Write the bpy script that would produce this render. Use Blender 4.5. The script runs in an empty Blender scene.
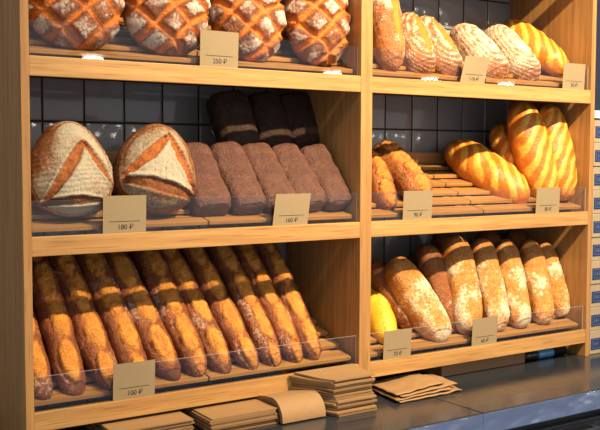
import bpy, bmesh, math, random
from mathutils import Vector, Matrix, noise

random.seed(7)
scene = bpy.context.scene
COL = scene.collection
PI = math.pi

# ------------------------------------------------------------------ helpers
def link(name, me, parent=None, mats=()):
    o = bpy.data.objects.new(name, me)
    COL.objects.link(o)
    for m in mats:
        me.materials.append(m)
    if parent is not None:
        o.parent = parent
    return o

def tag(o, label, cat, group=None):
    o['label'] = label
    o['category'] = cat
    if group:
        o['group'] = group
    return o

def empty(name, loc=(0, 0, 0)):
    o = bpy.data.objects.new(name, None)
    o.empty_display_size = 0.05
    COL.objects.link(o)
    o.location = loc
    return o

class MB:
    """collects shapes into one mesh"""
    def __init__(self):
        self.bm = bmesh.new()
    def box(self, a, b, bev=0.0, mat=None, mi=0):
        x0, y0, z0 = a; x1, y1, z1 = b
        vs = [(x0,y0,z0),(x1,y0,z0),(x1,y1,z0),(x0,y1,z0),(x0,y0,z1),(x1,y0,z1),(x1,y1,z1),(x0,y1,z1)]
        if mat is not None:
            vs = [mat @ Vector(v) for v in vs]
        v = [self.bm.verts.new(q) for q in vs]
        fs = [self.bm.faces.new([v[i] for i in f]) for f in
              ((3,2,1,0),(4,5,6,7),(0,1,5,4),(1,2,6,5),(2,3,7,6),(3,0,4,7))]
        for f in fs:
            f.material_index = mi
        if bev > 0:
            es = list({e for f in fs for e in f.edges})
            bmesh.ops.bevel(self.bm, geom=es, offset=bev, segments=2, profile=0.6, affect='EDGES')
        return self
    def sheet(self, pts, x0, x1, t, skew=0.0, n=1, wob=0.0, skew2=None):
        """strip swept along x from a polyline of (y,z), with thickness t below"""
        rows = []
        for (y, z) in pts:
            rows.append((y, z))
        nrm = []
        for i in range(len(rows)):
            a = rows[max(0, i-1)]; b = rows[min(len(rows)-1, i+1)]
            d = Vector((b[0]-a[0], b[1]-a[1])).normalized()
            nrm.append((-d.y, d.x))
        top, bot = [], []
        for i, (y, z) in enumerate(rows):
            f = i/max(1, len(rows)-1)
            s2 = skew if skew2 is None else skew2
            rt, rb = [], []
            for k in range(n+1):
                x = x0+(x1-x0)*k/n
                sh = f*(skew+(s2-skew)*k/n)
                dz = wob*noise.noise(Vector((x*14+z*40, y*12, z*90)))
                rt.append(self.bm.verts.new((x+sh, y+nrm[i][0]*t/2, z+nrm[i][1]*t/2+dz)))
                rb.append(self.bm.verts.new((x+sh, y-nrm[i][0]*t/2, z-nrm[i][1]*t/2+dz)))
            top.append(rt); bot.append(rb)
        F = self.bm.faces.new
        m = len(rows)
        for i in range(m-1):
            for k in range(n):
                F((top[i][k], top[i+1][k], top[i+1][k+1], top[i][k+1]))
                F((bot[i][k], bot[i][k+1], bot[i+1][k+1], bot[i+1][k]))
            F((top[i][0], bot[i][0], bot[i+1][0], top[i+1][0]))
            F((top[i][n], top[i+1][n], bot[i+1][n], bot[i][n]))
        for k in range(n):
            F((top[0][k], top[0][k+1], bot[0][k+1], bot[0][k]))
            F((top[m-1][k], bot[m-1][k], bot[m-1][k+1], top[m-1][k+1]))
        return self
    def build(self, name, mat, parent=None, smooth=False):
        me = bpy.data.meshes.new(name)
        bmesh.ops.recalc_face_normals(self.bm, faces=self.bm.faces[:])
        self.bm.to_mesh(me); self.bm.free()
        if smooth:
            for p in me.polygons:
                p.use_smooth = True
        return link(name, me, parent, mat if isinstance(mat, (list, tuple)) else (mat,))

def S(r, g, b):
    """sRGB 0-255 -> linear rgba"""
    f = lambda c: (c/255/12.92) if c/255 <= .04045 else ((c/255+.055)/1.055)**2.4
    return (f(r), f(g), f(b), 1.0)

# ------------------------------------------------------------------ materials
class NT:
    def __init__(self, name):
        self.m = bpy.data.materials.new(name)
        self.m.use_nodes = True
        self.t = self.m.node_tree
        self.t.nodes.clear()
        self.out = self.n('ShaderNodeOutputMaterial')
    def n(self, typ, **kw):
        nd = self.t.nodes.new(typ)
        for k, v in kw.items():
            setattr(nd, k, v)
        return nd
    def set(self, sock, v):
        if hasattr(v, 'is_linked') or isinstance(v, bpy.types.NodeSocket):
            self.t.links.new(v, sock)
        else:
            sock.default_value = v
    def math(self, op, a, b=0.0, c=0.0, clamp=False):
        nd = self.n('ShaderNodeMath', operation=op, use_clamp=clamp)
        self.set(nd.inputs[0], a); self.set(nd.inputs[1], b)
        if op in ('MULTIPLY_ADD',):
            self.set(nd.inputs[2], c)
        return nd.outputs[0]
    def mix(self, fac, a, b):
        nd = self.n('ShaderNodeMix', data_type='RGBA')
        self.set(nd.inputs[0], fac); self.set(nd.inputs[6], a); self.set(nd.inputs[7], b)
        return nd.outputs[2]
    def ramp(self, v, lo, hi, a=0.0, b=1.0):
        nd = self.n('ShaderNodeMapRange')
        self.set(nd.inputs[0], v); self.set(nd.inputs[1], lo); self.set(nd.inputs[2], hi)
        self.set(nd.inputs[3], a); self.set(nd.inputs[4], b)
        return nd.outputs[0]
    def obj(self, scale=(1, 1, 1), loc=(0, 0, 0)):
        tc = self.n('ShaderNodeTexCoord')
        mp = self.n('ShaderNodeMapping')
        self.t.links.new(tc.outputs['Object'], mp.inputs[0])
        mp.inputs['Scale'].default_value = scale
        mp.inputs['Location'].default_value = loc
        return mp.outputs[0]
    def noise(self, vec, scale, detail=3.0, rough=0.55, dist=0.0):
        nd = self.n('ShaderNodeTexNoise')
        self.set(nd.inputs['Vector'], vec)
        nd.inputs['Scale'].default_value = scale
        nd.inputs['Detail'].default_value = detail
        nd.inputs['Roughness'].default_value = rough
        nd.inputs['Distortion'].default_value = dist
        return nd.outputs['Fac']
    def attr(self, name):
        nd = self.n('ShaderNodeAttribute', attribute_name=name)
        return nd.outputs['Fac']
    def bump(self, h, strength=0.5, dist=0.002):
        nd = self.n('ShaderNodeBump')
        nd.inputs['Strength'].default_value = strength
        nd.inputs['Distance'].default_value = dist
        self.set(nd.inputs['Height'], h)
        return nd.outputs[0]
    def bsdf(self, col, rough=0.6, normal=None, **kw):
        b = self.n('ShaderNodeBsdfPrincipled')
        self.set(b.inputs['Base Color'], col)
        self.set(b.inputs['Roughness'], rough)
        if normal is not None:
            self.set(b.inputs['Normal'], normal)
        for k, v in kw.items():
            self.set(b.inputs[k.replace('_', ' ')], v)
        self.t.links.new(b.outputs[0], self.out.inputs[0])
        return b

def wood(name, axis, light, dark, rough=0.42, spec=0.4):
    t = NT(name)
    sc = [26.0, 26.0, 26.0]
    sc[axis] = 1.6
    v = t.obj(tuple(sc))
    n1 = t.noise(v, 1.0, 4, .6, .6)
    sc2 = [260.0]*3; sc2[axis] = 9.0
    n2 = t.noise(t.obj(tuple(sc2)), 1.0, 2, .5)
    sc3 = [60.0]*3; sc3[axis] = 2.4
    w = t.n('ShaderNodeTexWave', wave_type='BANDS', bands_direction='DIAGONAL')
    t.set(w.inputs['Vector'], t.obj(tuple([c*.35 for c in sc3])))
    w.inputs['Scale'].default_value = 1.1; w.inputs['Distortion'].default_value = 6.0
    w.inputs['Detail'].default_value = 2.0
    f = t.math('ADD', t.math('MULTIPLY', n1, .86), t.math('MULTIPLY', w.outputs['Fac'], .14))
    c = t.mix(t.ramp(f, .2, .82), dark, light)
    pores = t.ramp(n2, .44, .34)
    c = t.mix(t.math('MULTIPLY', pores, .45), c, tuple([x*.55 for x in dark[:3]]+[1]))
    t.bsdf(c, rough, t.bump(t.math('ADD', n2, t.math('MULTIPLY', n1, .6)), .18, .0015), Specular_IOR_Level=spec)
    return t.m

def plain(name, col, rough=0.5, metallic=0.0, bump=0.0, bscale=80, var=0.12):
    t = NT(name)
    n = t.noise(t.obj(), bscale, 3)
    c = t.mix(n, tuple([x*(1-var) for x in col[:3]]+[1]), tuple([min(1, x*(1+var)) for x in col[:3]]+[1]))
    t.bsdf(c, rough, t.bump(n, bump, .002) if bump else None, Metallic=metallic)
    return t.m

def bread(name, a, b, score, dark, flour=(.78, .70, .58, 1), rough=.55, nscale=38, fscale=130,
          fthr=.5, bump=.5, spec=.35, coat=0.0, bscale=170, grain=.55, fgain=1.7):
    """crust a..b by noise, darkened by dk (crust tone, plus painted shade on floury loaf tops), open crumb (sc) and flour dust (fl)"""
    t = NT(name)
    v = t.obj()
    n1 = t.noise(v, nscale, 4, .6)
    n2 = t.noise(v, bscale, 4, .65)
    n3 = t.noise(v, fscale, 3, .6)
    c = t.mix(t.ramp(n1, .32, .68), a, b)
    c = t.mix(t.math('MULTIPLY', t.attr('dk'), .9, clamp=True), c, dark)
    c = t.mix(t.math('MULTIPLY', t.ramp(n2, .54, .36), grain), c, tuple([x*.42 for x in dark[:3]]+[1]))
    sv = t.mix(t.ramp(n2, .36, .6), tuple([x*q for x, q in zip(score[:3], (.74, .62, .5))]+[1]), score)
    c = t.mix(t.math('MULTIPLY', t.attr('sc'), 1.0, clamp=True), c, sv)
    fm = t.ramp(t.math('ADD', t.attr('fl'), t.math('MULTIPLY', t.math('SUBTRACT', n3, .5), fgain)), fthr, fthr+.45)
    c = t.mix(t.math('MULTIPLY', fm, .85), c, flour)
    h = t.math('ADD', n2, t.math('MULTIPLY', n1, .8))
    r = t.ramp(fm, 0, 1, rough, .9)
    t.bsdf(c, r, t.bump(h, bump, .006), Specular_IOR_Level=spec, Coat_Weight=coat, Coat_Roughness=.35)
    return t.m

OAK_X = wood('oak_along', 0, S(202, 160, 98), S(160, 112, 60))
OAK_Z = wood('oak_upright', 2, S(192, 146, 88), S(150, 104, 56))
OAK_Y = wood('oak_deep', 1, S(196, 150, 98), S(160, 114, 68))
SLAT = wood('slat_wood', 0, S(198, 148, 86), S(152, 102, 54), .45)
M_BOULE = bread('crust_boule', S(126, 66, 34), S(168, 96, 48), S(222, 128, 46), S(80, 50, 36), S(206, 196, 182), .42, 34, 150, .46, .8, .45)
M_SOUR = bread('crust_sour', S(128, 80, 46), S(160, 106, 64), S(180, 104, 46), S(92, 56, 34), S(190, 182, 158), .6, 34, 150, .36, .8, grain=.5, fgain=.9)
M_RYE = bread('crust_rye', S(94, 58, 46), S(128, 83, 68), S(140, 90, 60), S(84, 62, 52), S(186, 150, 124), .46, 30, 240, .78, .9, .5, 0, 230, .75)
M_BLACK = bread('crust_black_rye', S(58, 40, 32), S(82, 55, 43), S(90, 60, 40), S(30, 23, 20), S(130, 96, 72), .5, 26, 300, .95, .9, .35, 0, 230, .6)
M_BAG = bread('crust_baguette', S(138, 68, 25), S(182, 98, 40), S(246, 168, 66), S(96, 48, 22), S(214, 196, 174), .36, 40, 150, .50, 1.0, .6, 0, 200, .7)
M_STRIPE = bread('crust_striped', S(160, 92, 46), S(192, 122, 66), S(224, 138, 48), S(126, 70, 36), S(236, 222, 196), .6, 34, 260, .48, .6)
M_GOLD = bread('crust_golden', S(204, 112, 30), S(226, 138, 42), S(250, 190, 78), S(150, 78, 26), S(240, 200, 120), .36, 20, 120, 1.1, .3, .45, .10, 160, .22)
M_RUSTIC = bread('crust_rustic', S(150, 80, 34), S(192, 116, 54), S(232, 152, 66), S(80, 48, 28), S(232, 206, 168), .5, 46, 140, .55, .9)
M_CIAB = bread('crust_floury', S(204, 126, 54), S(232, 168, 88), S(236, 170, 84), S(140, 78, 38), S(236, 220, 190), .6, 30, 100, .60, .8, grain=.5)
M_TAN = bread('crust_brown_floury', S(140, 80, 40), S(174, 108, 58), S(206, 140, 70), S(100, 58, 34), S(226, 200, 164), .6, 30, 100, .68, .6)
M_YEL = bread('crust_yellow', S(240, 182, 40), S(248, 198, 58), S(250, 206, 84), S(214, 130, 34), S(250, 224, 150), .45, 22, 100, 1.1, .3, grain=.2)
KRAFT = plain('kraft_card', S(148, 129, 97), .8, 0, .15, 300)
KRAFT_BAG = plain('kraft_paper', S(152, 118, 78), .7, 0, .25, 60, .1)
KRAFT_BAG2 = plain('kraft_paper_dark', S(132, 100, 66), .75, 0, .25, 60, .1)
INK = plain('print_ink', S(40, 34, 30), .7)
CARTON = plain('carton', S(158, 142, 118), .75, 0, .2, 40)
NAVY = plain('navy_label', S(26, 44, 86), .5)
PALE_INK = plain('pale_print', S(92, 108, 146), .6)
WHITE = plain('white_board', S(222, 226, 232), .5)
NAVY_WALL = plain('navy_paint', S(34, 44, 66), .55, 0, .1, 60)
BLACK = plain('black_enamel', S(24, 25, 28), .3)
DARKPL = plain('dark_plastic', S(30, 32, 38), .25)
BLUE = plain('blue_film', S(70, 140, 190), .25)
FLOORM = plain('floor_stone', S(150, 164, 190), .5, 0, .1, 8)

def steel():
    t = NT('brushed_steel')
    n = t.noise(t.obj((4, 160, 160)), 1.0, 3)
    n2 = t.noise(t.obj(), 9, 4, .6)
    c = t.mix(n2, S(62, 68, 78), S(78, 84, 94))
    r = t.ramp(t.math('ADD', t.math('MULTIPLY', n, .4), t.math('MULTIPLY', n2, .6)), .3, .7, .11, .22)
    n3 = t.noise(t.obj(), 14, 2)
    t.bsdf(c, r, t.bump(t.math('ADD', t.math('MULTIPLY', n, .05), n3), .12, .004), Metallic=.62)
    return t.m
STEEL = steel()
def steel_edge():
    t = NT('polished_steel_edge')
    n3 = t.noise(t.obj((1, 1, 2)), 7, 2)
    n = t.noise(t.obj((4, 160, 160)), 1.0, 3)
    t.bsdf(t.mix(n3, S(182, 190, 208), S(206, 214, 230)), t.ramp(n, .3, .7, .14, .24), t.bump(n3, .5, .02), Metallic=1.0)  # bluish tint in the steel colour stands in for reflected window light
    return t.m
STEEL_EDGE = steel_edge()

def acrylic():
    t = NT('clear_acrylic')
    tr = t.n('ShaderNodeBsdfTransparent'); tr.inputs[0].default_value = (.95, .96, .96, 1)
    gl = t.n('ShaderNodeBsdfGlossy'); gl.inputs['Roughness'].default_value = .02
    lw = t.n('ShaderNodeLayerWeight'); lw.inputs['Blend'].default_value = .5
    fr = t.math('ADD', t.math('MULTIPLY', t.math('POWER', lw.outputs['Facing'], 5.0), .85), .040)
    mx = t.n('ShaderNodeMixShader')
    t.t.links.new(fr, mx.inputs[0])
    t.t.links.new(tr.outputs[0], mx.inputs[1]); t.t.links.new(gl.outputs[0], mx.inputs[2])
    t.t.links.new(mx.outputs[0], t.out.inputs[0])
    return t.m
ACRYL = acrylic()
def acrylic_edge():
    t = NT('acrylic_cut_edge')
    tr = t.n('ShaderNodeBsdfTransparent'); tr.inputs[0].default_value = (.8, .84, .84, 1)
    df = t.n('ShaderNodeBsdfPrincipled'); df.inputs['Base Color'].default_value = (.62, .66, .66, 1); df.inputs['Roughness'].default_value = .2
    mx = t.n('ShaderNodeMixShader'); mx.inputs[0].default_value = .8
    t.t.links.new(tr.outputs[0], mx.inputs[1]); t.t.links.new(df.outputs[0], mx.inputs[2])
    t.t.links.new(mx.outputs[0], t.out.inputs[0])
    return t.m
ACRYL_EDGE = acrylic_edge()

TU, TV, TW = .1479, .2368, .1093          # tile joint positions and pitch on the back wall
def tiles():
    t = NT('dark_glazed_tiles')
    tc = t.n('ShaderNodeTexCoord')
    sp = t.n('ShaderNodeSeparateXYZ'); t.t.links.new(tc.outputs['Object'], sp.inputs[0])
    u = t.math('DIVIDE', t.math('SUBTRACT', sp.outputs[0], TU), TW)
    v = t.math('DIVIDE', t.math('SUBTRACT', sp.outputs[2], TV), TW)
    fu = t.math('SUBTRACT', t.math('FRACT', t.math('ADD', u, 200.0)), .5)
    fv = t.math('SUBTRACT', t.math('FRACT', t.math('ADD', v, 200.0)), .5)
    au = t.math('ABSOLUTE', fu); av = t.math('ABSOLUTE', fv)
    edge = t.math('MAXIMUM', au, av)
    grout = t.ramp(edge, .472, .484)
    cb = t.n('ShaderNodeCombineXYZ')
    t.t.links.new(t.math('FLOOR', u), cb.inputs[0]); t.t.links.new(t.math('FLOOR', v), cb.inputs[2])
    wn = t.n('ShaderNodeTexWhiteNoise'); t.t.links.new(cb.outputs[0], wn.inputs['Vector'])
    sc = t.n('ShaderNodeSeparateColor'); t.t.links.new(wn.outputs['Color'], sc.inputs[0])
    tile = t.mix(wn.outputs['Value'], S(136, 137, 138), S(152, 150, 148))
    col = t.mix(grout, tile, S(22, 23, 25))
    # gently pillowed glaze, each tile set at a slightly different angle
    h = t.math('MULTIPLY', t.math('ADD', t.math('MULTIPLY', fu, fu), t.math('MULTIPLY', fv, fv)), -.0105)
    h = t.math('ADD', h, t.math('MULTIPLY', t.math('MULTIPLY', t.math('SUBTRACT', sc.outputs[0], .5), fu), .0042))
    h = t.math('ADD', h, t.math('MULTIPLY', t.math('MULTIPLY', t.math('SUBTRACT', sc.outputs[1], .5), fv), .0042))
    h = t.math('ADD', h, t.math('MULTIPLY', t.ramp(edge, .45, .485), -.0012))
    nb = t.n('ShaderNodeBump'); nb.inputs['Strength'].default_value = 1.0; nb.inputs['Distance'].default_value = 1.0
    t.t.links.new(h, nb.inputs['Height'])
    r = t.ramp(grout, 0, 1, .09, .8)
    t.bsdf(col, r, nb.outputs[0], Specular_IOR_Level=.5)
    return t.m
TILES = tiles()

# ------------------------------------------------------------------ dimensions (metres; x along the rack, y into it, z up, 0 near the middle shelf)
ZC = -.4819                       # counter top
RAIL = {0: .738, 1: .36, 2: -.0194, 3: -.3957}
BAYS = [(0.0, .87), (.9073, 1.777)]
RH, RD = .0416, .0165              # rail height and depth
SLOPE = .45
YF = (.0265, .0245)                 # tray fronts, left and right bay
Y1 = .338               # tray from .. to
BACK = .355
def trayz(row, y):
    return RAIL[row] + .002 + SLOPE*y

# ------------------------------------------------------------------ setting
def structure(o):
    o['kind'] = 'structure'
    return o
structure(MB().box((-1.6, BACK, -1.4), (1.86, BACK+.05, 2.1)).build('wall_back', TILES))
structure(MB().box((1.862, BACK, -1.4), (7, BACK+.05, 2.1)).build('wall_right', NAVY_WALL))
structure(MB().box((-4, -6, -1.44), (7, .4, -1.4)).build('floor', FLOORM))

# ------------------------------------------------------------------ bread rack
rack = tag(empty('bread_rack', (.89, .17, ZC)), 'oak bread rack with two bays of sloping shelves standing on the steel counter', 'shelf')
rack_inv = Matrix.Translation((-.89, -.17, -ZC))
def rpart(mb, name, mat):
    o = mb.build(name, mat, rack)
    o.matrix_parent_inverse = rack_inv
    return o
TOPZ = .86
rpart(MB().box((-.0184, 0, ZC), (0, .35, TOPZ), .0012), 'side_panel', OAK_Z)
rpart(MB().box((1.777, 0, ZC), (1.7957, .35, TOPZ), .0012), 'side_panel', OAK_Z)
rpart(MB().box((.87, 0, ZC), (.9073, .35, TOPZ), .0012), 'divider', OAK_Z)
rpart(MB().box((-.0184, 0, TOPZ), (1.7957, .35, TOPZ+.02), .0012), 'top_board', OAK_X)
for row in (0, 1, 2, 3):
    for (a, b), Y0 in zip(BAYS, YF):
        r = RAIL[row]
        rpart(MB().box((a, 0.0008, r-RH), (b, RD, r), .0012), 'shelf_rail', OAK_X)
        # sloping board below the tray
        m = MB()
        bm = m.bm
        prof = [(Y0+.040, -.0165), (Y1, -.0165), (Y1, -.0240), (Y0+.040, -.0240)]
        L = [bm.verts.new((a, y, trayz(row, y)+dz)) for y, dz in prof]
        R = [bm.verts.new((b, y, trayz(row, y)+dz)) for y, dz in prof]
        bm.faces.new(L); bm.faces.new(R[::-1])
        for i in range(4):
            j = (i+1) % 4
            bm.faces.new((L[i], R[i], R[j], L[j]))
        rpart(m, 'shelf_board', OAK_X)
        rpart(MB().box((a, Y1+.001, trayz(row, Y1)-.03), (b, Y1+.012, trayz(row, Y1)+.03), .001), 'back_ledge', SLAT)
        if row:
            m = MB()
            m.box((a+.004, .0085, r), (b-.004, .0118, r+.0755))
            m.bm.faces.ensure_lookup_table()
            for f in m.bm.faces:
                f.normal_update()
                if abs(f.normal.z) > .9 or abs(f.normal.x) > .9:
                    f.material_index = 1
            g = rpart(m, 'acrylic_guard', [ACRYL, ACRYL_EDGE])
            g['label'] = 'clear acrylic guard strip along the shelf rail'

# ------------------------------------------------------------------ slatted trays
def tray(row, x0, x1, label):
    Y0 = YF[0] if x1 < .88 else YF[1]
    m = MB()
    ang = math.atan(SLOPE)
    ln = (Y1-Y0)/math.cos(ang)
    n = 6
    gap = .010
    w = (ln-gap*(n-1))/n
    for k in range(n):                 # slats lie flatter than the slope, like low steps
        s = k*(w+gap)
        y = Y0+(s+w/2)*math.cos(ang)
        mt = Matrix.Translation((0, y, trayz(row, y)-.001)) @ Matrix.Rotation(math.radians(13), 4, 'X')
        m.box((x0, -w/2, -.0105), (x1, w/2, 0), .0016, mt)
    base = Matrix.Translation((0, Y0, trayz(row, Y0))) @ Matrix.Rotation(ang, 4, 'X')
    for x in (x0+.03, x1-.055):
        m.box((x, .042, -.0160), (x+.025, ln, -.0106), 0, base)
    o = m.build('slatted_tray', SLAT)
    tag(o, label, 'tray', 'slatted wooden trays in the bread rack')
    return o
TR = {
 (1, 0): ('slatted wooden tray under the two crosshatched round loaves by the end panel', 'slatted wooden tray under the crosshatched round loaf beside the middle post'),
 (1, 1): ('slatted wooden tray under the striped flour loaves beside the middle post', 'slatted wooden tray under the scored golden loaf on the top shelf'),
 (2, 0): ('slatted wooden tray under the two big flour-dusted sourdough loaves', 'slatted wooden tray under the brown rye tin loaves'),
 (2, 1): ('half-empty slatted wooden tray beside the two rustic crusty loaves', 'slatted wooden tray under the standing golden loaves'),
 (3, 0): ('slatted wooden tray under the baguettes nearest the end panel', 'slatted wooden tray under the baguettes nearest the middle post'),
 (3, 1): ('slatted wooden tray under the yellow loaf and its wide floury neighbour', 'slatted wooden tray under the floury loaves at the far end of the bottom shelf'),
}
for (row, bay), (l1, l2) in TR.items():
    a, b = BAYS[bay]
    mid = (a+b)/2
    tray(row, a+.007, mid-.002, l1)
    tray(row, mid+.002, b-.007, l2)

# ------------------------------------------------------------------ bread
TAB = {
    'boule1': (0.118, 0.055, 0.379, 0.142, 0.125, 0.596, 0.213, 0.107),
    'boule2': (0.340, 0.055, 0.381, 0.368, 0.125, 0.613, 0.207, 0.103),
    'boule3': (0.559, 0.055, 0.380, 0.592, 0.125, 0.624, 0.194, 0.097),
    'boule4': (0.768, 0.050, 0.381, 0.793, 0.110, 0.628, 0.176, 0.088),
    'sour1': (0.112, 0.058, 0.014, 0.116, 0.105, 0.227, 0.185, 0.092),
    'sour2': (0.303, 0.058, 0.019, 0.343, 0.105, 0.225, 0.191, 0.095),
    'rye1': (0.463, 0.060, 0.004, 0.460, 0.190, 0.162, 0.104, 0.093),
    'rye2': (0.568, 0.060, 0.003, 0.555, 0.190, 0.165, 0.101, 0.091),
    'rye3': (0.665, 0.060, 0.003, 0.643, 0.190, 0.165, 0.098, 0.088),
    'rye4': (0.755, 0.060, 0.005, 0.727, 0.180, 0.166, 0.095, 0.085),
    'rye5': (0.842, 0.060, 0.007, 0.811, 0.165, 0.166, 0.094, 0.084),
    'blk1': (0.630, 0.205, 0.162, 0.619, 0.275, 0.312, 0.112, 0.081),
    'blk2': (0.746, 0.220, 0.163, 0.738, 0.285, 0.317, 0.104, 0.075),
    'blk3': (0.845, 0.215, 0.169, 0.824, 0.275, 0.320, 0.100, 0.072),
    'bag0': (0.035, 0.034, -0.383, 0.024, 0.315, -0.057, 0.069, 0.056),
    'bag1': (0.107, 0.034, -0.387, 0.092, 0.315, -0.056, 0.072, 0.059),
    'bag2': (0.190, 0.034, -0.380, 0.157, 0.315, -0.054, 0.073, 0.060),
    'bag3': (0.264, 0.034, -0.379, 0.221, 0.315, -0.053, 0.075, 0.061),
    'bag4': (0.351, 0.034, -0.383, 0.287, 0.315, -0.052, 0.076, 0.062),
    'bag5': (0.415, 0.034, -0.377, 0.373, 0.315, -0.051, 0.074, 0.060),
    'bag6': (0.489, 0.034, -0.383, 0.435, 0.315, -0.049, 0.071, 0.058),
    'bag7': (0.566, 0.034, -0.383, 0.511, 0.315, -0.048, 0.068, 0.056),
    'bag8': (0.631, 0.034, -0.382, 0.587, 0.315, -0.046, 0.068, 0.056),
    'bag9': (0.698, 0.034, -0.378, 0.663, 0.315, -0.044, 0.068, 0.056),
    'bag10': (0.754, 0.034, -0.379, 0.733, 0.315, -0.042, 0.068, 0.055),
    'q1': (1.011, 0.050, 0.381, 1.091, 0.200, 0.652, 0.092, 0.074),
    'q2': (1.117, 0.045, 0.380, 1.216, 0.240, 0.559, 0.110, 0.088),
    'q3': (1.234, 0.045, 0.372, 1.276, 0.250, 0.556, 0.112, 0.089),
    'q4': (1.426, 0.045, 0.378, 1.437, 0.250, 0.544, 0.116, 0.092),
    'q5': (1.554, 0.045, 0.378, 1.585, 0.250, 0.552, 0.119, 0.095),
    'q6': (1.729, 0.060, 0.415, 1.654, 0.260, 0.581, 0.102, 0.087),
    'c1': (1.006, 0.052, 0.008, 1.091, 0.240, 0.147, 0.077, 0.061),
    'c2': (1.135, 0.050, 0.030, 1.145, 0.270, 0.174, 0.104, 0.084),
    'g1': (1.568, 0.065, 0.013, 1.461, 0.310, 0.182, 0.132, 0.112),
    'g2': (1.651, 0.150, 0.058, 1.625, 0.260, 0.252, 0.103, 0.088),
    'g3': (1.672, 0.085, 0.006, 1.624, 0.165, 0.325, 0.127, 0.108),
    'g4': (1.732, 0.060, 0.012, 1.726, 0.140, 0.321, 0.112, 0.095),
    'y1': (1.009, 0.050, -0.365, 1.095, 0.250, -0.237, 0.086, 0.069),
    'h1': (1.161, 0.100, -0.349, 1.078, 0.220, -0.158, 0.087, 0.066),
    'h2': (1.213, 0.050, -0.382, 1.104, 0.160, -0.148, 0.107, 0.080),
    'h3': (1.297, 0.200, -0.311, 1.275, 0.270, -0.162, 0.086, 0.065),
    'h4': (1.306, 0.090, -0.366, 1.244, 0.180, -0.113, 0.084, 0.063),
    'h5': (1.320, 0.050, -0.373, 1.345, 0.150, -0.091, 0.096, 0.072),
    'h6': (1.436, 0.050, -0.376, 1.450, 0.150, -0.102, 0.089, 0.066),
    'h7': (1.531, 0.050, -0.376, 1.555, 0.150, -0.111, 0.089, 0.067),
    'h8': (1.639, 0.050, -0.374, 1.665, 0.150, -0.116, 0.086, 0.064),
    'h9': (1.746, 0.070, -0.359, 1.730, 0.145, -0.128, 0.074, 0.056),
    'k1': (1.419, 0.220, -0.289, 1.407, 0.280, -0.085, 0.089, 0.066),
    'k2': (1.605, 0.220, -0.305, 1.607, 0.280, -0.090, 0.092, 0.069),
    'k3': (1.722, 0.220, -0.301, 1.733, 0.280, -0.095, 0.094, 0.070),}

def sm(lo, hi, x):
    t = (x-lo)/(hi-lo)
    t = 0.0 if t < 0 else 1.0 if t > 1 else t
    return t*t*(3-2*t)

def spw(c, e):
    return math.copysign(abs(c)**e, c)

def seg(px, py, a, b):
    """distance from a point to a segment and position along it"""
    dx, dy = b[0]-a[0], b[1]-a[1]
    t = ((px-a[0])*dx+(py-a[1])*dy)/(dx*dx+dy*dy)
    t = 0.0 if t < 0 else 1.0 if t > 1 else t
    qx, qy = a[0]+dx*t-px, a[1]+dy*t-py
    return math.hypot(qx, qy), t

# profile: exponent n,m of the outline, cross-section roundness e, share of height above the axis, flatness below
SHAPE = {
    'boule':   (2.2, 2.1, 1.0, .74, 1.0),
    'sour':    (2.2, 2.1, 1.0, .74, 1.0),
    'tin':     (8.0, 4.5, .58, .58, .7),
    'bag':     (5.0, 2.2, .95, .60, .9),
    'batard':  (3.0, 1.9, .92, .60, .85),
    'ciabatta':(4.2, 2.3, .72, .58, .8),
    'oval':    (3.4, 2.2, .95, .62, .85),
}

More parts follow.
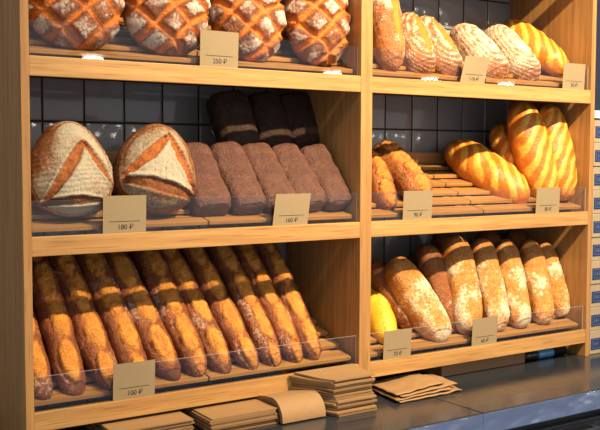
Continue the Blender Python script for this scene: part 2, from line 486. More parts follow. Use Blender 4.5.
def surface(kind, var, s, cy, cz, x, y, z, L, W, rnd):
    """extra outward displacement and score / flour / dark values at one point; a,b run -1..1 along and across"""
    a, b = s, cy
    up = sm(-.15, .35, cz)
    P = Vector((x, y, z))+rnd
    n1 = noise.noise(P*16)
    n2 = noise.noise(P*45)
    n3 = noise.noise(P*110)
    sc = fl = dk = 0.0
    d = .0028*n1+.0016*n2+.0006*n3
    if kind == 'boule':
        sp = .053
        jx = .22*noise.noise(P*12+Vector((5, 0, 0))); jy = .22*noise.noise(P*12+Vector((0, 9, 0)))
        u = (x+y*.92)/1.414/sp+jx+rnd.x; v = (x-y*.92)/1.414/sp+jy+rnd.y
        lu = abs((u % 1)-.5)*2; lv = abs((v % 1)-.5)*2
        g = max(lu, lv)
        inn = sm(1.5, .55, math.hypot(a*.0, 0)+(1-cz)*1.0+.0)
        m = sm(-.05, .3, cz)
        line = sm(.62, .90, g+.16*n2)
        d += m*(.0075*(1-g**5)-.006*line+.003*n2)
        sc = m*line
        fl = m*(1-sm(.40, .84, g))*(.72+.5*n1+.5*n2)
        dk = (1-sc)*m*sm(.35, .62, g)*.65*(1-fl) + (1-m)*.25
    elif kind == 'sour':
        m = sm(.0, .3, cz)
        fl = m*(.78+.28*n1)+ .18
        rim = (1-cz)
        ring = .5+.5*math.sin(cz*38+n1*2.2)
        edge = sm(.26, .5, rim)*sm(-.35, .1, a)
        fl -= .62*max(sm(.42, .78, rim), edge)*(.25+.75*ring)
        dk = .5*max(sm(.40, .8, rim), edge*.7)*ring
        d += .0012*sm(.4, .8, rim)*ring
        b = -cy
        if var == 0:
            strokes = [((.46, .22), (-.66, -.60), .15, .7), ((.44, .29), (-.38, .82), .11, .5), ((-.74, -.62), (-.72, .62), .09, .12)]
            fl -= .12+.55*sm(-.2, -.8, b)*sm(-.5, .4, a)
            d += .0006*math.sin(a*60+n1*4)*m
        else:
            strokes = [((.56, .10), (-.34, -.76), .15, 1.0), ((.66, .20), (-.44, .84), .13, .9), ((-.44, -.70), (-.62, .84), .15, .35)]
            tri = 1.0 if (a < .52 and a > -.46) and (b < .2+(.62-a)*.56) and (b > .08-(.54-a)*.95) else 0.0
            fl += .16*tri*math.sin(b*46)-.35*(1-tri)
            d += .0009*tri*math.sin(b*46)
        for p, q, w, bright in strokes:
            dist, t = seg(a, b, p, q)
            ww = w*(.35+.65*math.sin(PI*min(1, max(0, t*.9+.08))))
            k = sm(ww*1.05, ww*.7, dist+.03*n2)*m
            lip = sm(ww*1.9, ww*1.1, dist)*(1-k)*m
            d += .004*lip-.005*k+.003*k*n2
            sc = max(sc, k*bright)
            fl = fl*(1-k)
            if bright < .5:
                dk = max(dk, k*.75)
    elif kind == 'tin':
        d += .0014*n2+.0011*n3
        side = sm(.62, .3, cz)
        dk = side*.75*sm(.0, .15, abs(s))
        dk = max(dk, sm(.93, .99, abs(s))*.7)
        lip = math.exp(-((cz-.42)/.10)**2)
        d += .0025*lip*(.6+n2)
        fl = .35+.4*n1 if cz > .4 else .25*n2
        if var == 1:
            fl *= .4
    elif kind == 'bag':
        k = 0.0
        slope = .55
        for i in range(5):
            c0 = -1.02+.50*i+(rnd.z % .5)
            da, db = a-c0, b*slope
            th = .36
            l = da*math.cos(th)+db*math.sin(th)*.6
            q = (-da*math.sin(th)*1.6+b*math.cos(th)+.06+.10*math.sin(i*2.1+rnd.x))
            r = math.hypot(l/.27, q/.62)
            kk = sm(1.05, .82, r+.16*n2+.10*n1)
            ear = sm(1.35, 1.08, r)*(1-kk)
            k = max(k, kk)
            d += up*(.0050*ear*sm(-.1, .3, -q)-.0048*sm(.22, 0, abs(r-1)))
        k *= up
        d += k*(.0046*n2+.0034*n3+.0016)
        sc = k*(.80+.4*n2)
        fl = (1-k)*(.30+.55*n1)*sm(-.2, .3, cz)+.40*(1-up)+.35*sm(.5, 0, k)*sm(.02, .3, k)
        dk = (1-k)*(.26-.5*n1) + .25*sm(.75, 1, abs(s))
    elif kind == 'oval':
        rho = 1-cz*(1-.25*s*s)
        st = .5+.5*math.sin(rho*42+n1*3.2+n2*1.4+b*3)
        if var == 2:
            fl = .42+.5*n1+.35*n2
        else:
            fl = .40+.50*st*(.8+.5*n1)+.22*n2
        dk = .35*(1-st)*sm(0, .5, n1+.4)
        d += .0007*st+.0010*n2
        nose = sm(-.62, -.92, s)
        fl -= .30*nose; dk += .4*nose*(1-st)
        if var:
            for p, q, w in (((-.62, -.30), (.72, -.02), .26),) if var == 1 else (((-.6, -.42), (.8, -.25), .24),):
                dist, t = seg(a, b, p, q)
                ww = w*(.4+.6*math.sin(PI*t))
                k = sm(ww, ww*.7, dist+.05*n2)*up
                d += -.002*k+.004*sm(ww*1.7, ww*1.05, dist)*(1-k)*up
                sc = max(sc, k); fl *= (1-k)
        else:
            fl += .12
    elif kind == 'batard':
        ph = (a*2.6+b*1.35+.22*n1+rnd.z)*1.0
        w = abs((ph % 1)-.5)*2
        if var == 2:
            w = sm(.75, .0, abs(b+.15+.3*a))*.9
        k = sm(.40, .64, w+.12*n2)*sm(.0, .35, cz)*sm(.97, .82, abs(s))
        d += .0016*k-.0009*sm(.25, 0, abs(w-.45))*up
        sc = k*(.9+.2*n2)
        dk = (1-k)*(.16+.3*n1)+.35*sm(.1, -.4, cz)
    elif kind == 'ciabatta':
        fl = .44+.75*n1+.30*n2 + (.12 if var == 0 else -.12)
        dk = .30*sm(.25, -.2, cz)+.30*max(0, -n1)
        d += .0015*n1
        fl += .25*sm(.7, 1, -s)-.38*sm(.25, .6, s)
        dk += .35*sm(.3, .65, s)  # upper ends darkened: painted shade of the shelf above
    elif kind == 'rustic':
        pass
    return d, sc, fl, dk

NREF = Vector((-.12, -.72, .68)).normalized()
def loaf(key, kind, mat, name, label, cat, group, var=0, nref=None, nu=72, nv=48, bend=0.0, shift=(0, 0, 0), taper=0.0):
    x0, y0, z0, x1, y1, z1, W, H = TAB[key]
    sh = Vector(shift)
    A = Vector((x0, y0, z0))+sh; B = Vector((x1, y1, z1))+sh
    L = (B-A).length
    X = (B-A)/L
    N = (nref or NREF)
    Z = (N-X*N.dot(X)).normalized()
    Y = Z.cross(X)
    n, m, e, upf, fe = SHAPE[kind]
    rr = random.Random(key)
    rnd = Vector((rr.uniform(-9, 9), rr.uniform(-9, 9), rr.uniform(-9, 9)))
    verts, att = [], []
    for i in range(nu+1):
        t = i/nu
        s = -math.cos(PI*t)*.65+(2*t-1)*.35
        s = max(-1, min(1, s))
        R = max(0.0, 1-abs(s)**n)**(1/m)
        x = s*L/2
        tp = 1+taper*s
        for j in range(nv):
            th = 2*PI*j/nv
            cy = spw(math.cos(th), e)
            cz = spw(math.sin(th), e if math.sin(th) > 0 else fe)
            Rz = R**.8
            y = W/2*R*cy*tp
            z = (H*upf*cz if cz > 0 else H*(1-upf)*cz)*Rz*tp
            czz = cz*Rz if kind in ('boule', 'sour', 'oval') else cz*min(1, Rz*1.15)
            d, sc, fl, dk = surface(kind, var, s, cy*R if kind in ('boule', 'sour') else cy, czz, x, y, z, L, W, rnd)
            nx = .9*s*abs(s)**3*(1.2-R)
            nn = Vector((nx, cy*.9, cz)).normalized() if (abs(cy)+abs(cz)) > 0 else Vector((s, 0, 0))
            fade = min(1.0, R*2.2)
            p = Vector((x, y, z))+nn*d*fade
            p.y += bend*(1-s*s)*L
            verts.append(p)
            att.append((sc, fl, dk))
    faces = []
    for i in range(nu):
        for j in range(nv):
            k = (j+1) % nv
            faces.append((i*nv+j, (i+1)*nv+j, (i+1)*nv+k, i*nv+k))
    faces.append(tuple(range(nv)))
    faces.append(tuple(nu*nv+j for j in range(nv))[::-1])
    me = bpy.data.meshes.new(name)
    me.from_pydata([tuple(v) for v in verts], [], faces)
    for q, nm in enumerate(('sc', 'fl', 'dk')):
        at = me.attributes.new(nm, 'FLOAT', 'POINT')
        at.data.foreach_set('value', [max(0.0, min(1.0, c[q])) for c in att])
    bmx = bmesh.new(); bmx.from_mesh(me)
    bmesh.ops.remove_doubles(bmx, verts=bmx.verts[:], dist=1e-6)
    bmesh.ops.recalc_face_normals(bmx, faces=bmx.faces[:])
    bmx.to_mesh(me); bmx.free()
    for p in me.polygons:
        p.use_smooth = True
    o = link(name, me, None, (mat,))
    C = (A+B)/2
    M = Matrix(((X.x, Y.x, Z.x, C.x), (X.y, Y.y, Z.y, C.y), (X.z, Y.z, Z.z, C.z), (0, 0, 0, 1)))
    o.matrix_world = M
    tag(o, label, cat, group)
    return o

G = 'crosshatched round loaves on the top shelf'
BN = Vector((-.1, -.80, .60)).normalized()
for k, lab in (('boule1', 'crosshatched round brown loaf against the wooden end panel on the top shelf'),
               ('boule2', 'crosshatched round loaf with dark gap on both sides, left of the 250 price tag'),
               ('boule3', 'crosshatched round loaf standing behind the 250 price tag'),
               ('boule4', 'bright crosshatched round loaf beside the middle post on the top shelf')):
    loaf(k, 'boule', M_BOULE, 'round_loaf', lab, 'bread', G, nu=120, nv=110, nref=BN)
G = 'big floury sourdough loaves'
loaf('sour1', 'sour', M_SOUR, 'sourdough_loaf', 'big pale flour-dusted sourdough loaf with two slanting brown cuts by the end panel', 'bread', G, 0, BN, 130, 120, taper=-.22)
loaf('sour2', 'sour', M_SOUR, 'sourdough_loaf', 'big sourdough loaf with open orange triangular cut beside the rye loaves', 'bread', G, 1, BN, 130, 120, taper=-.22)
G = 'brown rye tin loaves'
for k, lab in (('rye1', 'brown rye tin loaf touching the big sourdough loaf'),
               ('rye2', 'second brown rye tin loaf from the sourdough loaves'),
               ('rye3', 'middle one of the five brown rye tin loaves'),
               ('rye4', 'brown rye tin loaf next to the last one before the side wall'),
               ('rye5', 'brown rye tin loaf at the wooden side wall')):
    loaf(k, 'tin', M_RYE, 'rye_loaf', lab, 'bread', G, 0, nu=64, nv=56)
G = 'black rye loaves behind the brown ones'
for k, lab in (('blk1', 'black rye loaf in front of the dark tiles, first of the three'),
               ('blk2', 'black rye loaf in the middle of the three dark ones'),
               ('blk3', 'black rye loaf next to the wooden side wall')):
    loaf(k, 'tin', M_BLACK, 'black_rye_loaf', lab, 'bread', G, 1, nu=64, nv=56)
G = 'baguettes on the bottom shelf'
BG = ['baguette half hidden behind the wooden end panel', 'second baguette from the end panel, its tip low over the rail',
      'baguette just before the one behind the 100 price tag', 'baguette with its tip behind the 100 price tag',
      'baguette whose tip shows just past the 100 price tag', 'sixth baguette from the end panel',
      'sixth baguette from the middle post end of the row', 'fifth baguette from the open end of the row',
      'third baguette from the open end of the row', 'last baguette but one beside the empty slats', 'last baguette of the row, beside the bare tray slats']
BG[5] = 'sixth baguette counted from the end panel'
BG[6] = 'seventh baguette counted from the end panel'
BG[7] = 'fourth baguette counted back from the bare slats'
for i in range(11):
    loaf('bag%d' % i, 'bag', M_BAG, 'baguette', BG[i], 'bread', G, 0, nu=110, nv=44, bend=(.010, -.008, .006, -.006, .01, -.008, .004, .008, -.01, .006, -.006)[i])
G = 'striped flour loaves on the top shelf'
loaf('q1', 'oval', M_STRIPE, 'striped_loaf', 'tall pale rough loaf with orange split against the middle post', 'bread', G, 2, nu=90, nv=64)
loaf('q2', 'oval', M_STRIPE, 'striped_loaf', 'flour-striped loaf second from the middle post', 'bread', G, 1, nu=90, nv=64)
loaf('q3', 'oval', M_STRIPE, 'striped_loaf', 'flour-striped loaf with wide orange split beside the leaning price tag', 'bread', G, 1, nu=90, nv=64)
loaf('q4', 'oval', M_STRIPE, 'striped_loaf', 'flour-striped loaf just behind the leaning top price tag', 'bread', G, 0, nu=90, nv=64)
loaf('q5', 'oval', M_STRIPE, 'striped_loaf', 'whitest flour-striped loaf touching the golden loaf', 'bread', G, 0, nu=90, nv=64)
loaf('q6', 'batard', M_GOLD, 'golden_loaf', 'golden loaf with slanting cuts lying against the top side wall', 'bread', None, nu=90, nv=56)
G = 'rustic crusty loaves'
loaf('c1', 'bag', M_RUSTIC, 'rustic_loaf', 'small rustic loaf pressed against the middle post', 'bread', G, 0, nu=90, nv=56)
loaf('c2', 'bag', M_RUSTIC, 'rustic_loaf', 'wider rustic crackled loaf behind the 90 price tag', 'bread', G, 0, nu=100, nv=64)
G = 'golden loaves on the middle shelf'
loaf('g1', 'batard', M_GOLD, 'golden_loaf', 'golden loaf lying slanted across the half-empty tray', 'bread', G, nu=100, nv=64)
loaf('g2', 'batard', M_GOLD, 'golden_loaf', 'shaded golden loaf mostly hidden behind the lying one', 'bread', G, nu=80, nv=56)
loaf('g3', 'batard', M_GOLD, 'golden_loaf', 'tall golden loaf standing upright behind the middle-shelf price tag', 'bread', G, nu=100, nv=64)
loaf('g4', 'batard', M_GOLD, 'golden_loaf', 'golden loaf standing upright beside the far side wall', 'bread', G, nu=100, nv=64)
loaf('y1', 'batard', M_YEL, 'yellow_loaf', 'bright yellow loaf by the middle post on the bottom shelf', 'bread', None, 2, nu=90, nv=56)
G = 'floury loaves on the bottom shelf'
for k, m, lab in (('h1', M_TAN, 'shaded brown loaf tucked under the wide floury loaf near the yellow one'),
               ('h2', M_CIAB, 'widest floury loaf leaning outward beside the yellow loaf'),
               ('h3', M_TAN, 'small brown loaf peeping out behind the wide floury loaf'),
               ('h4', M_TAN, 'narrow brown loaf in shade between two floury ones'),
               ('h5', M_CIAB, 'golden floury loaf standing left of the last bottom price tag'),
               ('h6', M_CIAB, 'floury loaf rising behind the last bottom price tag'),
               ('h7', M_CIAB, 'golden floury loaf third from the far side wall'),
               ('h8', M_CIAB, 'floury loaf second from the far side wall'),
               ('h9', M_CIAB, 'slim floury loaf nearest the far side wall'),
               ('k1', M_TAN, 'dark loaf top behind the floury loaf beside the tag'),
               ('k2', M_TAN, 'dark loaf top in the back rank under the middle shelf'),
               ('k3', M_TAN, 'dark loaf top in the back rank nearest the far wall')):
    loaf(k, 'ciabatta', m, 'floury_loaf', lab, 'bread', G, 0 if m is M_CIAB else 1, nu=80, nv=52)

# ------------------------------------------------------------------ price tags
def text_mesh(body, size, depth):
    cu = bpy.data.curves.new('txt', 'FONT')
    cu.body = body; cu.size = size; cu.align_x = 'CENTER'; cu.align_y = 'CENTER'; cu.extrude = depth
    o = bpy.data.objects.new('txt', cu)
    COL.objects.link(o)
    dg = bpy.context.evaluated_depsgraph_get()
    me = bpy.data.meshes.new_from_object(o.evaluated_get(dg))
    bpy.data.objects.remove(o)
    return me

def price_tag(row, x0, x1, h, body, label, lean=0.0, curl=0.0, dz=0.0):
    w = x1-x0
    xc = (x0+x1)/2
    nx, nz = 8, 6
    bm = bmesh.new()
    t = .0009
    lay = []
    for s in (0, 1):
        g = []
        for k in range(nz+1):
            rw = []
            for i in range(nx+1):
                u = i/nx-.5; v = k/nz
                x = u*w+lean*v*h
                y = curl*(4*u*u-1)*v - v*.004 + s*t
                rw.append(bm.verts.new((x, y, v*h)))
            g.append(rw)
        lay.append(g)
    for k in range(nz):
        for i in range(nx):
            bm.faces.new((lay[0][k][i], lay[0][k][i+1], lay[0][k+1][i+1], lay[0][k+1][i]))
            bm.faces.new((lay[1][k][i], lay[1][k+1][i], lay[1][k+1][i+1], lay[1][k][i+1]))
    rim = [(k, 0) for k in range(nz)]+[(nz, i) for i in range(nx)]+[(k, nx) for k in range(nz, 0, -1)]+[(0, i) for i in range(nx, 0, -1)]
    for q in range(len(rim)):
        a, b = rim[q], rim[(q+1) % len(rim)]
        bm.faces.new((lay[0][a[0]][a[1]], lay[0][b[0]][b[1]], lay[1][b[0]][b[1]], lay[1][a[0]][a[1]]))
    bmesh.ops.recalc_face_normals(bm, faces=bm.faces[:])
    me = bpy.data.meshes.new('price_tag'); bm.to_mesh(me); bm.free()
    o = link('price_tag', me, None, (KRAFT,))
    o.location = (xc, .0052, RAIL[row]+.0003+dz)
    tag(o, label, 'price tag', 'kraft price tags')
    def yat(u, v):
        return curl*(4*u*u-1)*v - v*.004
    # the rule and the figures follow the card's face
    v = .30
    b = bmesh.new()
    for i in range(12):
        u0 = -.36+.72*i/12; u1 = -.36+.72*(i+1)/12
        for (p, q) in ((u0, u1),):
            c = [(p*w+lean*v*h, yat(p, v)-.0004, v*h), (q*w+lean*v*h, yat(q, v)-.0004, v*h)]
            vs = [b.verts.new((c[0][0], c[0][1], c[0][2])), b.verts.new((c[1][0], c[1][1], c[1][2])),
                  b.verts.new((c[1][0], c[1][1], c[1][2]+.0012)), b.verts.new((c[0][0], c[0][1], c[0][2]+.0012))]
            b.faces.new(vs)
    me = bpy.data.meshes.new('printed_line'); b.to_mesh(me); b.free()
    link('printed_line', me, o, (INK,))
    me = text_mesh(body, .0155, .00008)
    M = Matrix.Translation((.02*w+lean*.15*h, yat(.02, .15)-.0005, .155*h)) @ Matrix.Rotation(PI/2, 4, 'X')
    me.transform(M)
    link('price_text', me, o, (INK,))
    return o
TH = .083
price_tag(1, .402, .504, TH, '250 \u20bd', 'kraft price tag reading 250 in front of the crosshatched round loaves')
price_tag(2, .160, .263, TH, '180 \u20bd', 'kraft price tag reading 180 below the gap between the two big sourdough loaves')
price_tag(2, .602, .706, .078, '160 \u20bd', 'kraft price tag reading 160 in front of the rye tin loaves', lean=.10)
price_tag(3, .180, .282, TH, '100 \u20bd', 'kraft price tag reading 100 in front of the baguettes', curl=.002)
price_tag(1, 1.224, 1.318, .074, '170 \u20bd', 'leaning curled kraft price tag reading 170 before the striped flour loaves', lean=.22, curl=.006)
price_tag(1, 1.650, 1.750, .078, '50 \u20bd', 'kraft price tag reading 50 below the golden loaf on the top shelf')
price_tag(2, 1.019, 1.123, .078, '90 \u20bd', 'kraft price tag reading 90 in front of the two rustic loaves')
price_tag(2, 1.541, 1.645, .078, '80 \u20bd', 'kraft price tag reading 80 in front of the upright golden loaf')
price_tag(3, .955, 1.052, .078, '70 \u20bd', 'kraft price tag reading 70 in front of the yellow loaf')
price_tag(3, 1.283, 1.384, .080, '60 \u20bd', 'kraft price tag reading 60 in front of the upright floury loaves')

# ------------------------------------------------------------------ steel counters
def counter(x0, x1, label):
    root = empty('steel_counter', ((x0+x1)/2, 0, -1.4))
    inv = Matrix.Translation((-(x0+x1)/2, 0, 1.4))
    def part(m, name, mat):
        o = m.build(name, mat, root); o.matrix_parent_inverse = inv
        return o
    part(MB().box((x0, -.297, ZC-.055), (x1, .352, ZC), .004), 'counter_top', STEEL)
    part(MB().box((x0, -.2985, ZC-.055), (x1, -.2971, ZC-.003), .0006), 'front_edge', STEEL_EDGE)
    part(MB().box((x0+.002, -.255, -1.38), (x1-.002, .35, ZC-.056), .002), 'cabinet', BLACK)
    n = max(1, round((x1-x0)/.55))
    w = (x1-x0)/n
    for i in range(n):
        a = x0+i*w+.006; b = x0+(i+1)*w-.006
        d = part(MB().box((a, -.275, -.80), (b, -.2555, ZC-.085), .003), 'drawer', DARKPL)
        h = MB().box((a+.01, -.300, ZC-.125), (b-.01, -.292, ZC-.105), .002).box((a+.03, -.293, ZC-.122), (a+.045, -.2752, ZC-.108)).box((b-.045, -.293, ZC-.122), (b-.03, -.2752, ZC-.108)).build('handle', STEEL, d)
        h['label'] = 'steel bar handle'
    part(MB().box((x0+.02, -.23, -1.4), (x1-.02, .3, -1.381)), 'plinth', BLACK)
    tag(root, label, 'counter')
    return root
counter(-.62, 1.0275, 'brushed steel counter under the baguette side with the paper bags on it')
counter(1.0285, 2.5, 'brushed steel counter past the seam, bare and reflective')

# ------------------------------------------------------------------ paper bags
rb = random.Random(3)
def arc_bag(i, n, x0, x1, lab, grp):
    # fanned stack beside the middle post, its backs resting against the shelf rail
    t = .0042
    h = ZC+.0032+i*.0063
    yf = -.118+rb.uniform(-.005, .006)-.012*(1-i/13)**2+.010*(i/13)
    pts = []
    for k in range(15):
        u = k/14
        y = yf+u*(-.004-yf)
        z = h+.0003*i*u+.0014*math.sin(u*5+i*.7)*(min(1, i/6))
        pts.append((y, z))
    dx = rb.uniform(-.005, .005)
    o = MB().sheet(pts, x0+dx, x1+dx+rb.uniform(-.004, .004), t*rb.uniform(.95, 1.3), skew=-.055+rb.uniform(-.010, .010), n=10, wob=.0010, skew2=.012).build('paper_bag', KRAFT_BAG if i % 3 else KRAFT_BAG2)
    tag(o, lab, 'paper bag', grp)
for i in range(14):
    arc_bag(i, 14, .706, .826, 'flat brown paper bag in the tall fanned stack beside the middle post', 'bags in the fanned stack')

def curl_bag(i, n, lab, grp):
    # outermost first: from below the rail forward, over, and down to the counter
    off = i*.0046
    R = .050-off
    pts = []
    yc, zc_ = -.062, ZC+.0035
    for k in range(8):
        u = k/7
        y = .10-u*(.10+.062)
        zt = ZC+.0415-off*.85
        z = zt+(.0535-.0415-off*.15)*sm(.40, 1, u)
        pts.append((y, z))
    for k in range(1, 13):
        a = PI/2*k/12
        pts.append((yc-R*math.sin(a), zc_+R*math.cos(a)))
    dx = rb.uniform(-.003, .003)
    o = MB().sheet(pts, .560+dx+i*.0006, .685+dx, .0034, skew=-.004 ).build('paper_bag', KRAFT_BAG if i in (0, 3, 6) else KRAFT_BAG2, smooth=False)
    tag(o, lab, 'paper bag', grp)
for i in range(9):
    curl_bag(i, 9, 'brown paper bag curled down over the counter in the rolled bundle' if i else 'smooth outermost paper bag of the curled bundle', 'bags in the curled bundle')

def flat_bags(n, x0, x1, yf, th, lab, grp, top=None, droop=0.0):
    for i in range(n):
        z0 = ZC+.0025+i*th
        y0 = yf+rb.uniform(-.004, .004); dx = rb.uniform(-.004, .004)
        pts = []
        zmax = ZC+.036
        for k in range(9):
            u = k/8
            y = y0+u*.20
            z = z0+(min(z0, zmax*1.0-.0036*(n-1-i)*0-.0)-z0)*sm(.15, .5, u)
            pts.append((y, z+.0008*math.sin(u*6+i)*0))
        o = MB().sheet(pts, x0+dx, x1+dx, th*.8, skew=.01).build('paper_bag', KRAFT_BAG if i % 3 else KRAFT_BAG2)
        tag(o, top if (top and i == n-1) else lab, 'paper bag', grp)
flat_bags(9, .375, .552, -.094, .0041, 'flat brown paper bag in the low stack before the curled bundle', 'bags in the low stack', 'topmost smooth paper bag of the low stack before the curled bundle')
flat_bags(9, .150, .345, -.062, .0041, 'flat brown paper bag in the low stack nearest the end panel', 'bags in the stack nearest the end panel', 'topmost paper bag of the stack nearest the end panel')

def crumpled(i, corners, z, lift, lab):
    bm = bmesh.new()
    n = 18
    t = .0022
    c = [Vector(q) for q in corners]
    lay = []
    for s in (1, 0):
        g = []
        for a in range(n+1):
            rw = []
            for b in range(n+1):
                u, v = a/n, b/n
                p = (c[0]*(1-u)+c[1]*u)*(1-v)+(c[3]*(1-u)+c[2]*u)*v
                e = .004*noise.noise(Vector((u*5+i*7, v*5, i)))*(1 if 0 < b < n else 1.6)
                zz = z+lift*(sm(.1, .9, u)*(.35+.65*math.sin(PI*min(1, v*.8+.1))))+.0022*noise.noise(Vector((u*6, v*6, i*3.3)))+.0016
                rw.append(bm.verts.new((p.x+e, p.y+e*.8, max(ZC+.0006, zz)+s*t)))
            g.append(rw)
        lay.append(g)
    for a in range(n):
        for b in range(n):
            bm.faces.new((lay[0][a][b], lay[0][a+1][b], lay[0][a+1][b+1], lay[0][a][b+1]))
            bm.faces.new((lay[1][a][b], lay[1][a][b+1], lay[1][a+1][b+1], lay[1][a+1][b]))
    rim = [(a, 0) for a in range(n)]+[(n, b) for b in range(n)]+[(a, n) for a in range(n, 0, -1)]+[(0, b) for b in range(n, 0, -1)]
    for q in range(len(rim)):
        a, b = rim[q], rim[(q+1) % len(rim)]
        bm.faces.new((lay[0][a[0]][a[1]], lay[0][b[0]][b[1]], lay[1][b[0]][b[1]], lay[1][a[0]][a[1]]))
    bmesh.ops.recalc_face_normals(bm, faces=bm.faces[:])
    me = bpy.data.meshes.new('paper_bag'); bm.to_mesh(me); bm.free()
    for p in me.polygons:
        p.use_smooth = True
    o = link('paper_bag', me, None, (KRAFT_BAG,))
    tag(o, lab, 'paper bag', 'loose bags on the counter')
CB = [((.93, .03, 0), (.915, -.118, 0), (1.125, -.105, 0), (1.10, .05, 0))]
LB = ['lowest loose flat paper bag on the counter past the post', 'second loose flat paper bag on the counter past the post',
      'third loose flat paper bag with a raised corner', 'topmost loose paper bag lying creased on the counter past the post']
for i in range(4):
    o = [Vector(q) for q in CB[0]]
    j = [(0, 0), (-.012, .004), (.006, .010), (-.010, .016)][i]
    cs = [(.945+j[0], .052+j[1]*.3), (.912+j[0]+.004*i, -.119+j[1]*1.2), (1.135+j[0]*2-.008*i, -.112+j[1]*1.4), (1.15+j[0]*2-.012*i, .03+j[1]*.3)]
    # u runs from the post outwards
    q = [(cs[0][0], cs[0][1], 0), (cs[3][0], cs[3][1], 0), (cs[2][0], cs[2][1], 0), (cs[1][0], cs[1][1], 0)]
    crumpled(i, q, ZC+.0008+i*.0052, .002+.0035*i, LB[i])

# ------------------------------------------------------------------ things under the far shelf and beyond the rack
o = MB().box((1.20, .04, ZC+.0004), (1.545, .17, ZC+.034), .002).build('carton', KRAFT_BAG2)
tag(o, 'long low brown cardboard box pushed under the bottom shelf', 'box')

def lathe(name, prof, mat, axis_pt, parent=None, n=28):
    bm = bmesh.new()
    rings = []
    for (x, r) in prof:
        rings.append([bm.verts.new((axis_pt[0]+x, axis_pt[1]+r*math.cos(2*PI*k/n), axis_pt[2]+r*math.sin(2*PI*k/n))) for k in range(n)])
    for i in range(len(rings)-1):
        for k in range(n):
            bm.faces.new((rings[i][k], rings[i][(k+1) % n], rings[i+1][(k+1) % n], rings[i+1][k]))
    bm.faces.new(rings[0]); bm.faces.new(rings[-1][::-1])
    bmesh.ops.recalc_face_normals(bm, faces=bm.faces[:])
    me = bpy.data.meshes.new(name); bm.to_mesh(me); bm.free()
    for p in me.polygons:
        p.use_smooth = len(p.vertices) == 4
    return link(name, me, parent, (mat,))
tb = lathe('tube', [(0, .010), (.002, .014), (.05, .0145), (.19, .0145), (.192, .010)], DARKPL, (1.555, .06, ZC+.0150))
tag(tb, 'dark tube with a blue sleeve lying under the far end of the bottom shelf', 'tube')
lathe('blue_sleeve', [(.06, .0148), (.061, .0151), (.128, .0151), (.129, .0148)], BLUE, (1.555, .06, ZC+.0150), tb)['label'] = 'shiny blue sleeve'

BW = [('on the counter', 0), ('second above the counter', 1), ('third above the counter', 2), ('fourth above the counter', 3),
      ('fifth above the counter', 4), ('fifth below the white box', 5), ('fourth below the white box', 6), ('third below the white box', 7),
      ('second below the white box', 8), ('topmost, under the white box', 9)]
for txt, i in BW:
    z0 = ZC+.0004+i*.0755
    j = (i*37 % 5-2)*.0012
    b = MB().box((1.812+j, .012+j, z0), (2.06+j, .19+j, z0+.0748), .002).build('carton', CARTON)
    tag(b, 'navy-labelled brown box in the stack beyond the rack, '+txt, 'box', 'boxes stacked beyond the rack')
    l = MB().box((1.817+j, .0108+j, z0+.014), (1.944+j, .0125+j, z0+.051)).build('printed_label', NAVY, b)
    l['label'] = 'navy printed label'
    m = MB()
    x0, x1, za, zb, yy = 1.822+j, 1.940+j, z0+.019, z0+.047, .0106+j
    for (p, q) in (((x0, za), (x1, za+.0015)), ((x0, zb-.0015), (x1, zb)), ((x0, za), (x0+.0015, zb)), ((x1-.0015, za), (x1, zb))):
        m.box((p[0], yy-.0002, p[1]), (q[0], yy+.0003, q[1]))
    for k in range(3):                       # small emblem strokes inside the border
        m.box((x0+.008+k*.010, yy-.0002, za+.007), (x0+.0105+k*.010, yy+.0003, zb-.007))
    m.box((x0+.008, yy-.0002, za+.012), (x0+.0305, yy+.0003, za+.0145))
    m.build('label_print', PALE_INK, l)
o = MB().box((1.806, .006, ZC+.0008+10*.0755), (2.066, .20, ZC+.0008+10*.0755+.024), .002).build('flat_box', WHITE)
tag(o, 'flat white box lying on top of the brown box stack beyond the rack', 'box')

# ------------------------------------------------------------------ light: warm track spots in front of the rack, cool daylight in the room
def spot(loc, aim, power, col, size=100, radius=.03, blend=.5):
    d = bpy.data.lights.new('track_spot', 'SPOT')
    d.energy = power; d.color = col; d.spot_size = math.radians(size); d.spot_blend = blend; d.shadow_soft_size = radius
    o = bpy.data.objects.new('track_spot', d); COL.objects.link(o)
    o.location = loc
    o.rotation_euler = (Vector(aim)-Vector(loc)).to_track_quat('-Z', 'Y').to_euler()
WARM = (1.0, .76, .46)
spot((1.25, -1.55, 1.70), (1.2, .1, .2), 545, WARM, 78, .03, 1.0)
spot((.25, -1.55, 1.70), (.3, .1, 0), 52, WARM)
spot((1.95, -1.55, 1.70), (1.6, .1, 0), 110, WARM)

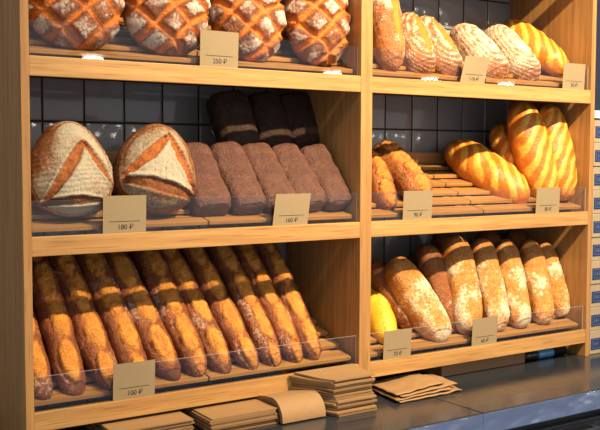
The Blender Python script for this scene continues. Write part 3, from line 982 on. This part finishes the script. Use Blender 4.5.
GLOW = NT('lamp_glow')
em = GLOW.n('ShaderNodeEmission'); em.inputs[0].default_value = (1, .94, .84, 1); em.inputs[1].default_value = 34
GLOW.t.links.new(em.outputs[0], GLOW.out.inputs[0])
PL = ['opposite the end panel', 'opposite the left bay of the rack', 'opposite the middle post', 'opposite the right bay of the rack', 'opposite the far side wall', 'beyond the end of the counter']
LAMPS = [(x, -4.2, 1.36, 'added unseen high lamp ') for x in (1.3, 2.2, 3.2, 4.2, 5.2, 6.1)]+[(x, -4.0, .80, 'added unseen low lamp ') for x in (1.75, 2.7, 3.7, 4.7, 5.6)]
for i, (x, y, z, kind) in enumerate(LAMPS):  # unseen lamps, added for small reflections in the tiles and acrylic
    r = tag(empty('added_pendant', (x, y, z)), kind+'with a glowing bulb '+PL[i % 6], 'lamp', 'unseen pendant lamps added for reflections')
    def lt(name, prof, m):
        me_ = lathe(name, prof, m, (0, 0, 0), None)
        me_.data.transform(Matrix.Rotation(-PI/2, 4, 'Y')); me_.parent = r
    lt('lamp_shade', [(.0, .17), (.10, .06), (.13, .02)], BLACK)
    lt('cord', [(.13, .006), (2.09-z, .006)], BLACK)
    lt('bulb', [(-.10, .02), (-.08, .06), (-.03, .08), (-.004, .06)], GLOW.m)

w = bpy.data.worlds.new('room_light')
scene.world = w
w.use_nodes = True
bg = w.node_tree.nodes['Background']
bg.inputs[0].default_value = (.93, .93, .97, 1)
bg.inputs[1].default_value = .60

# ------------------------------------------------------------------ camera
cam = bpy.data.cameras.new('camera')
co = bpy.data.objects.new('camera', cam); COL.objects.link(co)
cx, cy, cz, yaw, pit, rol, foc = -.64573, -1.95674, .15375, .59544, -.06275, .00293, 947.53
F = Vector((math.sin(yaw)*math.cos(pit), math.cos(yaw)*math.cos(pit), math.sin(pit)))
R = Vector((math.cos(yaw), -math.sin(yaw), 0)); U = R.cross(F)
R2 = R*math.cos(rol)+U*math.sin(rol); U2 = -R*math.sin(rol)+U*math.cos(rol)
co.matrix_world = Matrix(((R2.x, U2.x, -F.x, cx), (R2.y, U2.y, -F.y, cy), (R2.z, U2.z, -F.z, cz), (0, 0, 0, 1)))
cam.sensor_fit = 'HORIZONTAL'; cam.sensor_width = 36; cam.lens = foc*36/600
cam.clip_start = .05; cam.clip_end = 50
scene.camera = co
scene.cycles.diffuse_bounces = 1
vs = scene.view_settings
vs.view_transform = 'Standard'; vs.look = 'None'; vs.exposure = 0.0; vs.gamma = 1.0
vs.use_curve_mapping = False
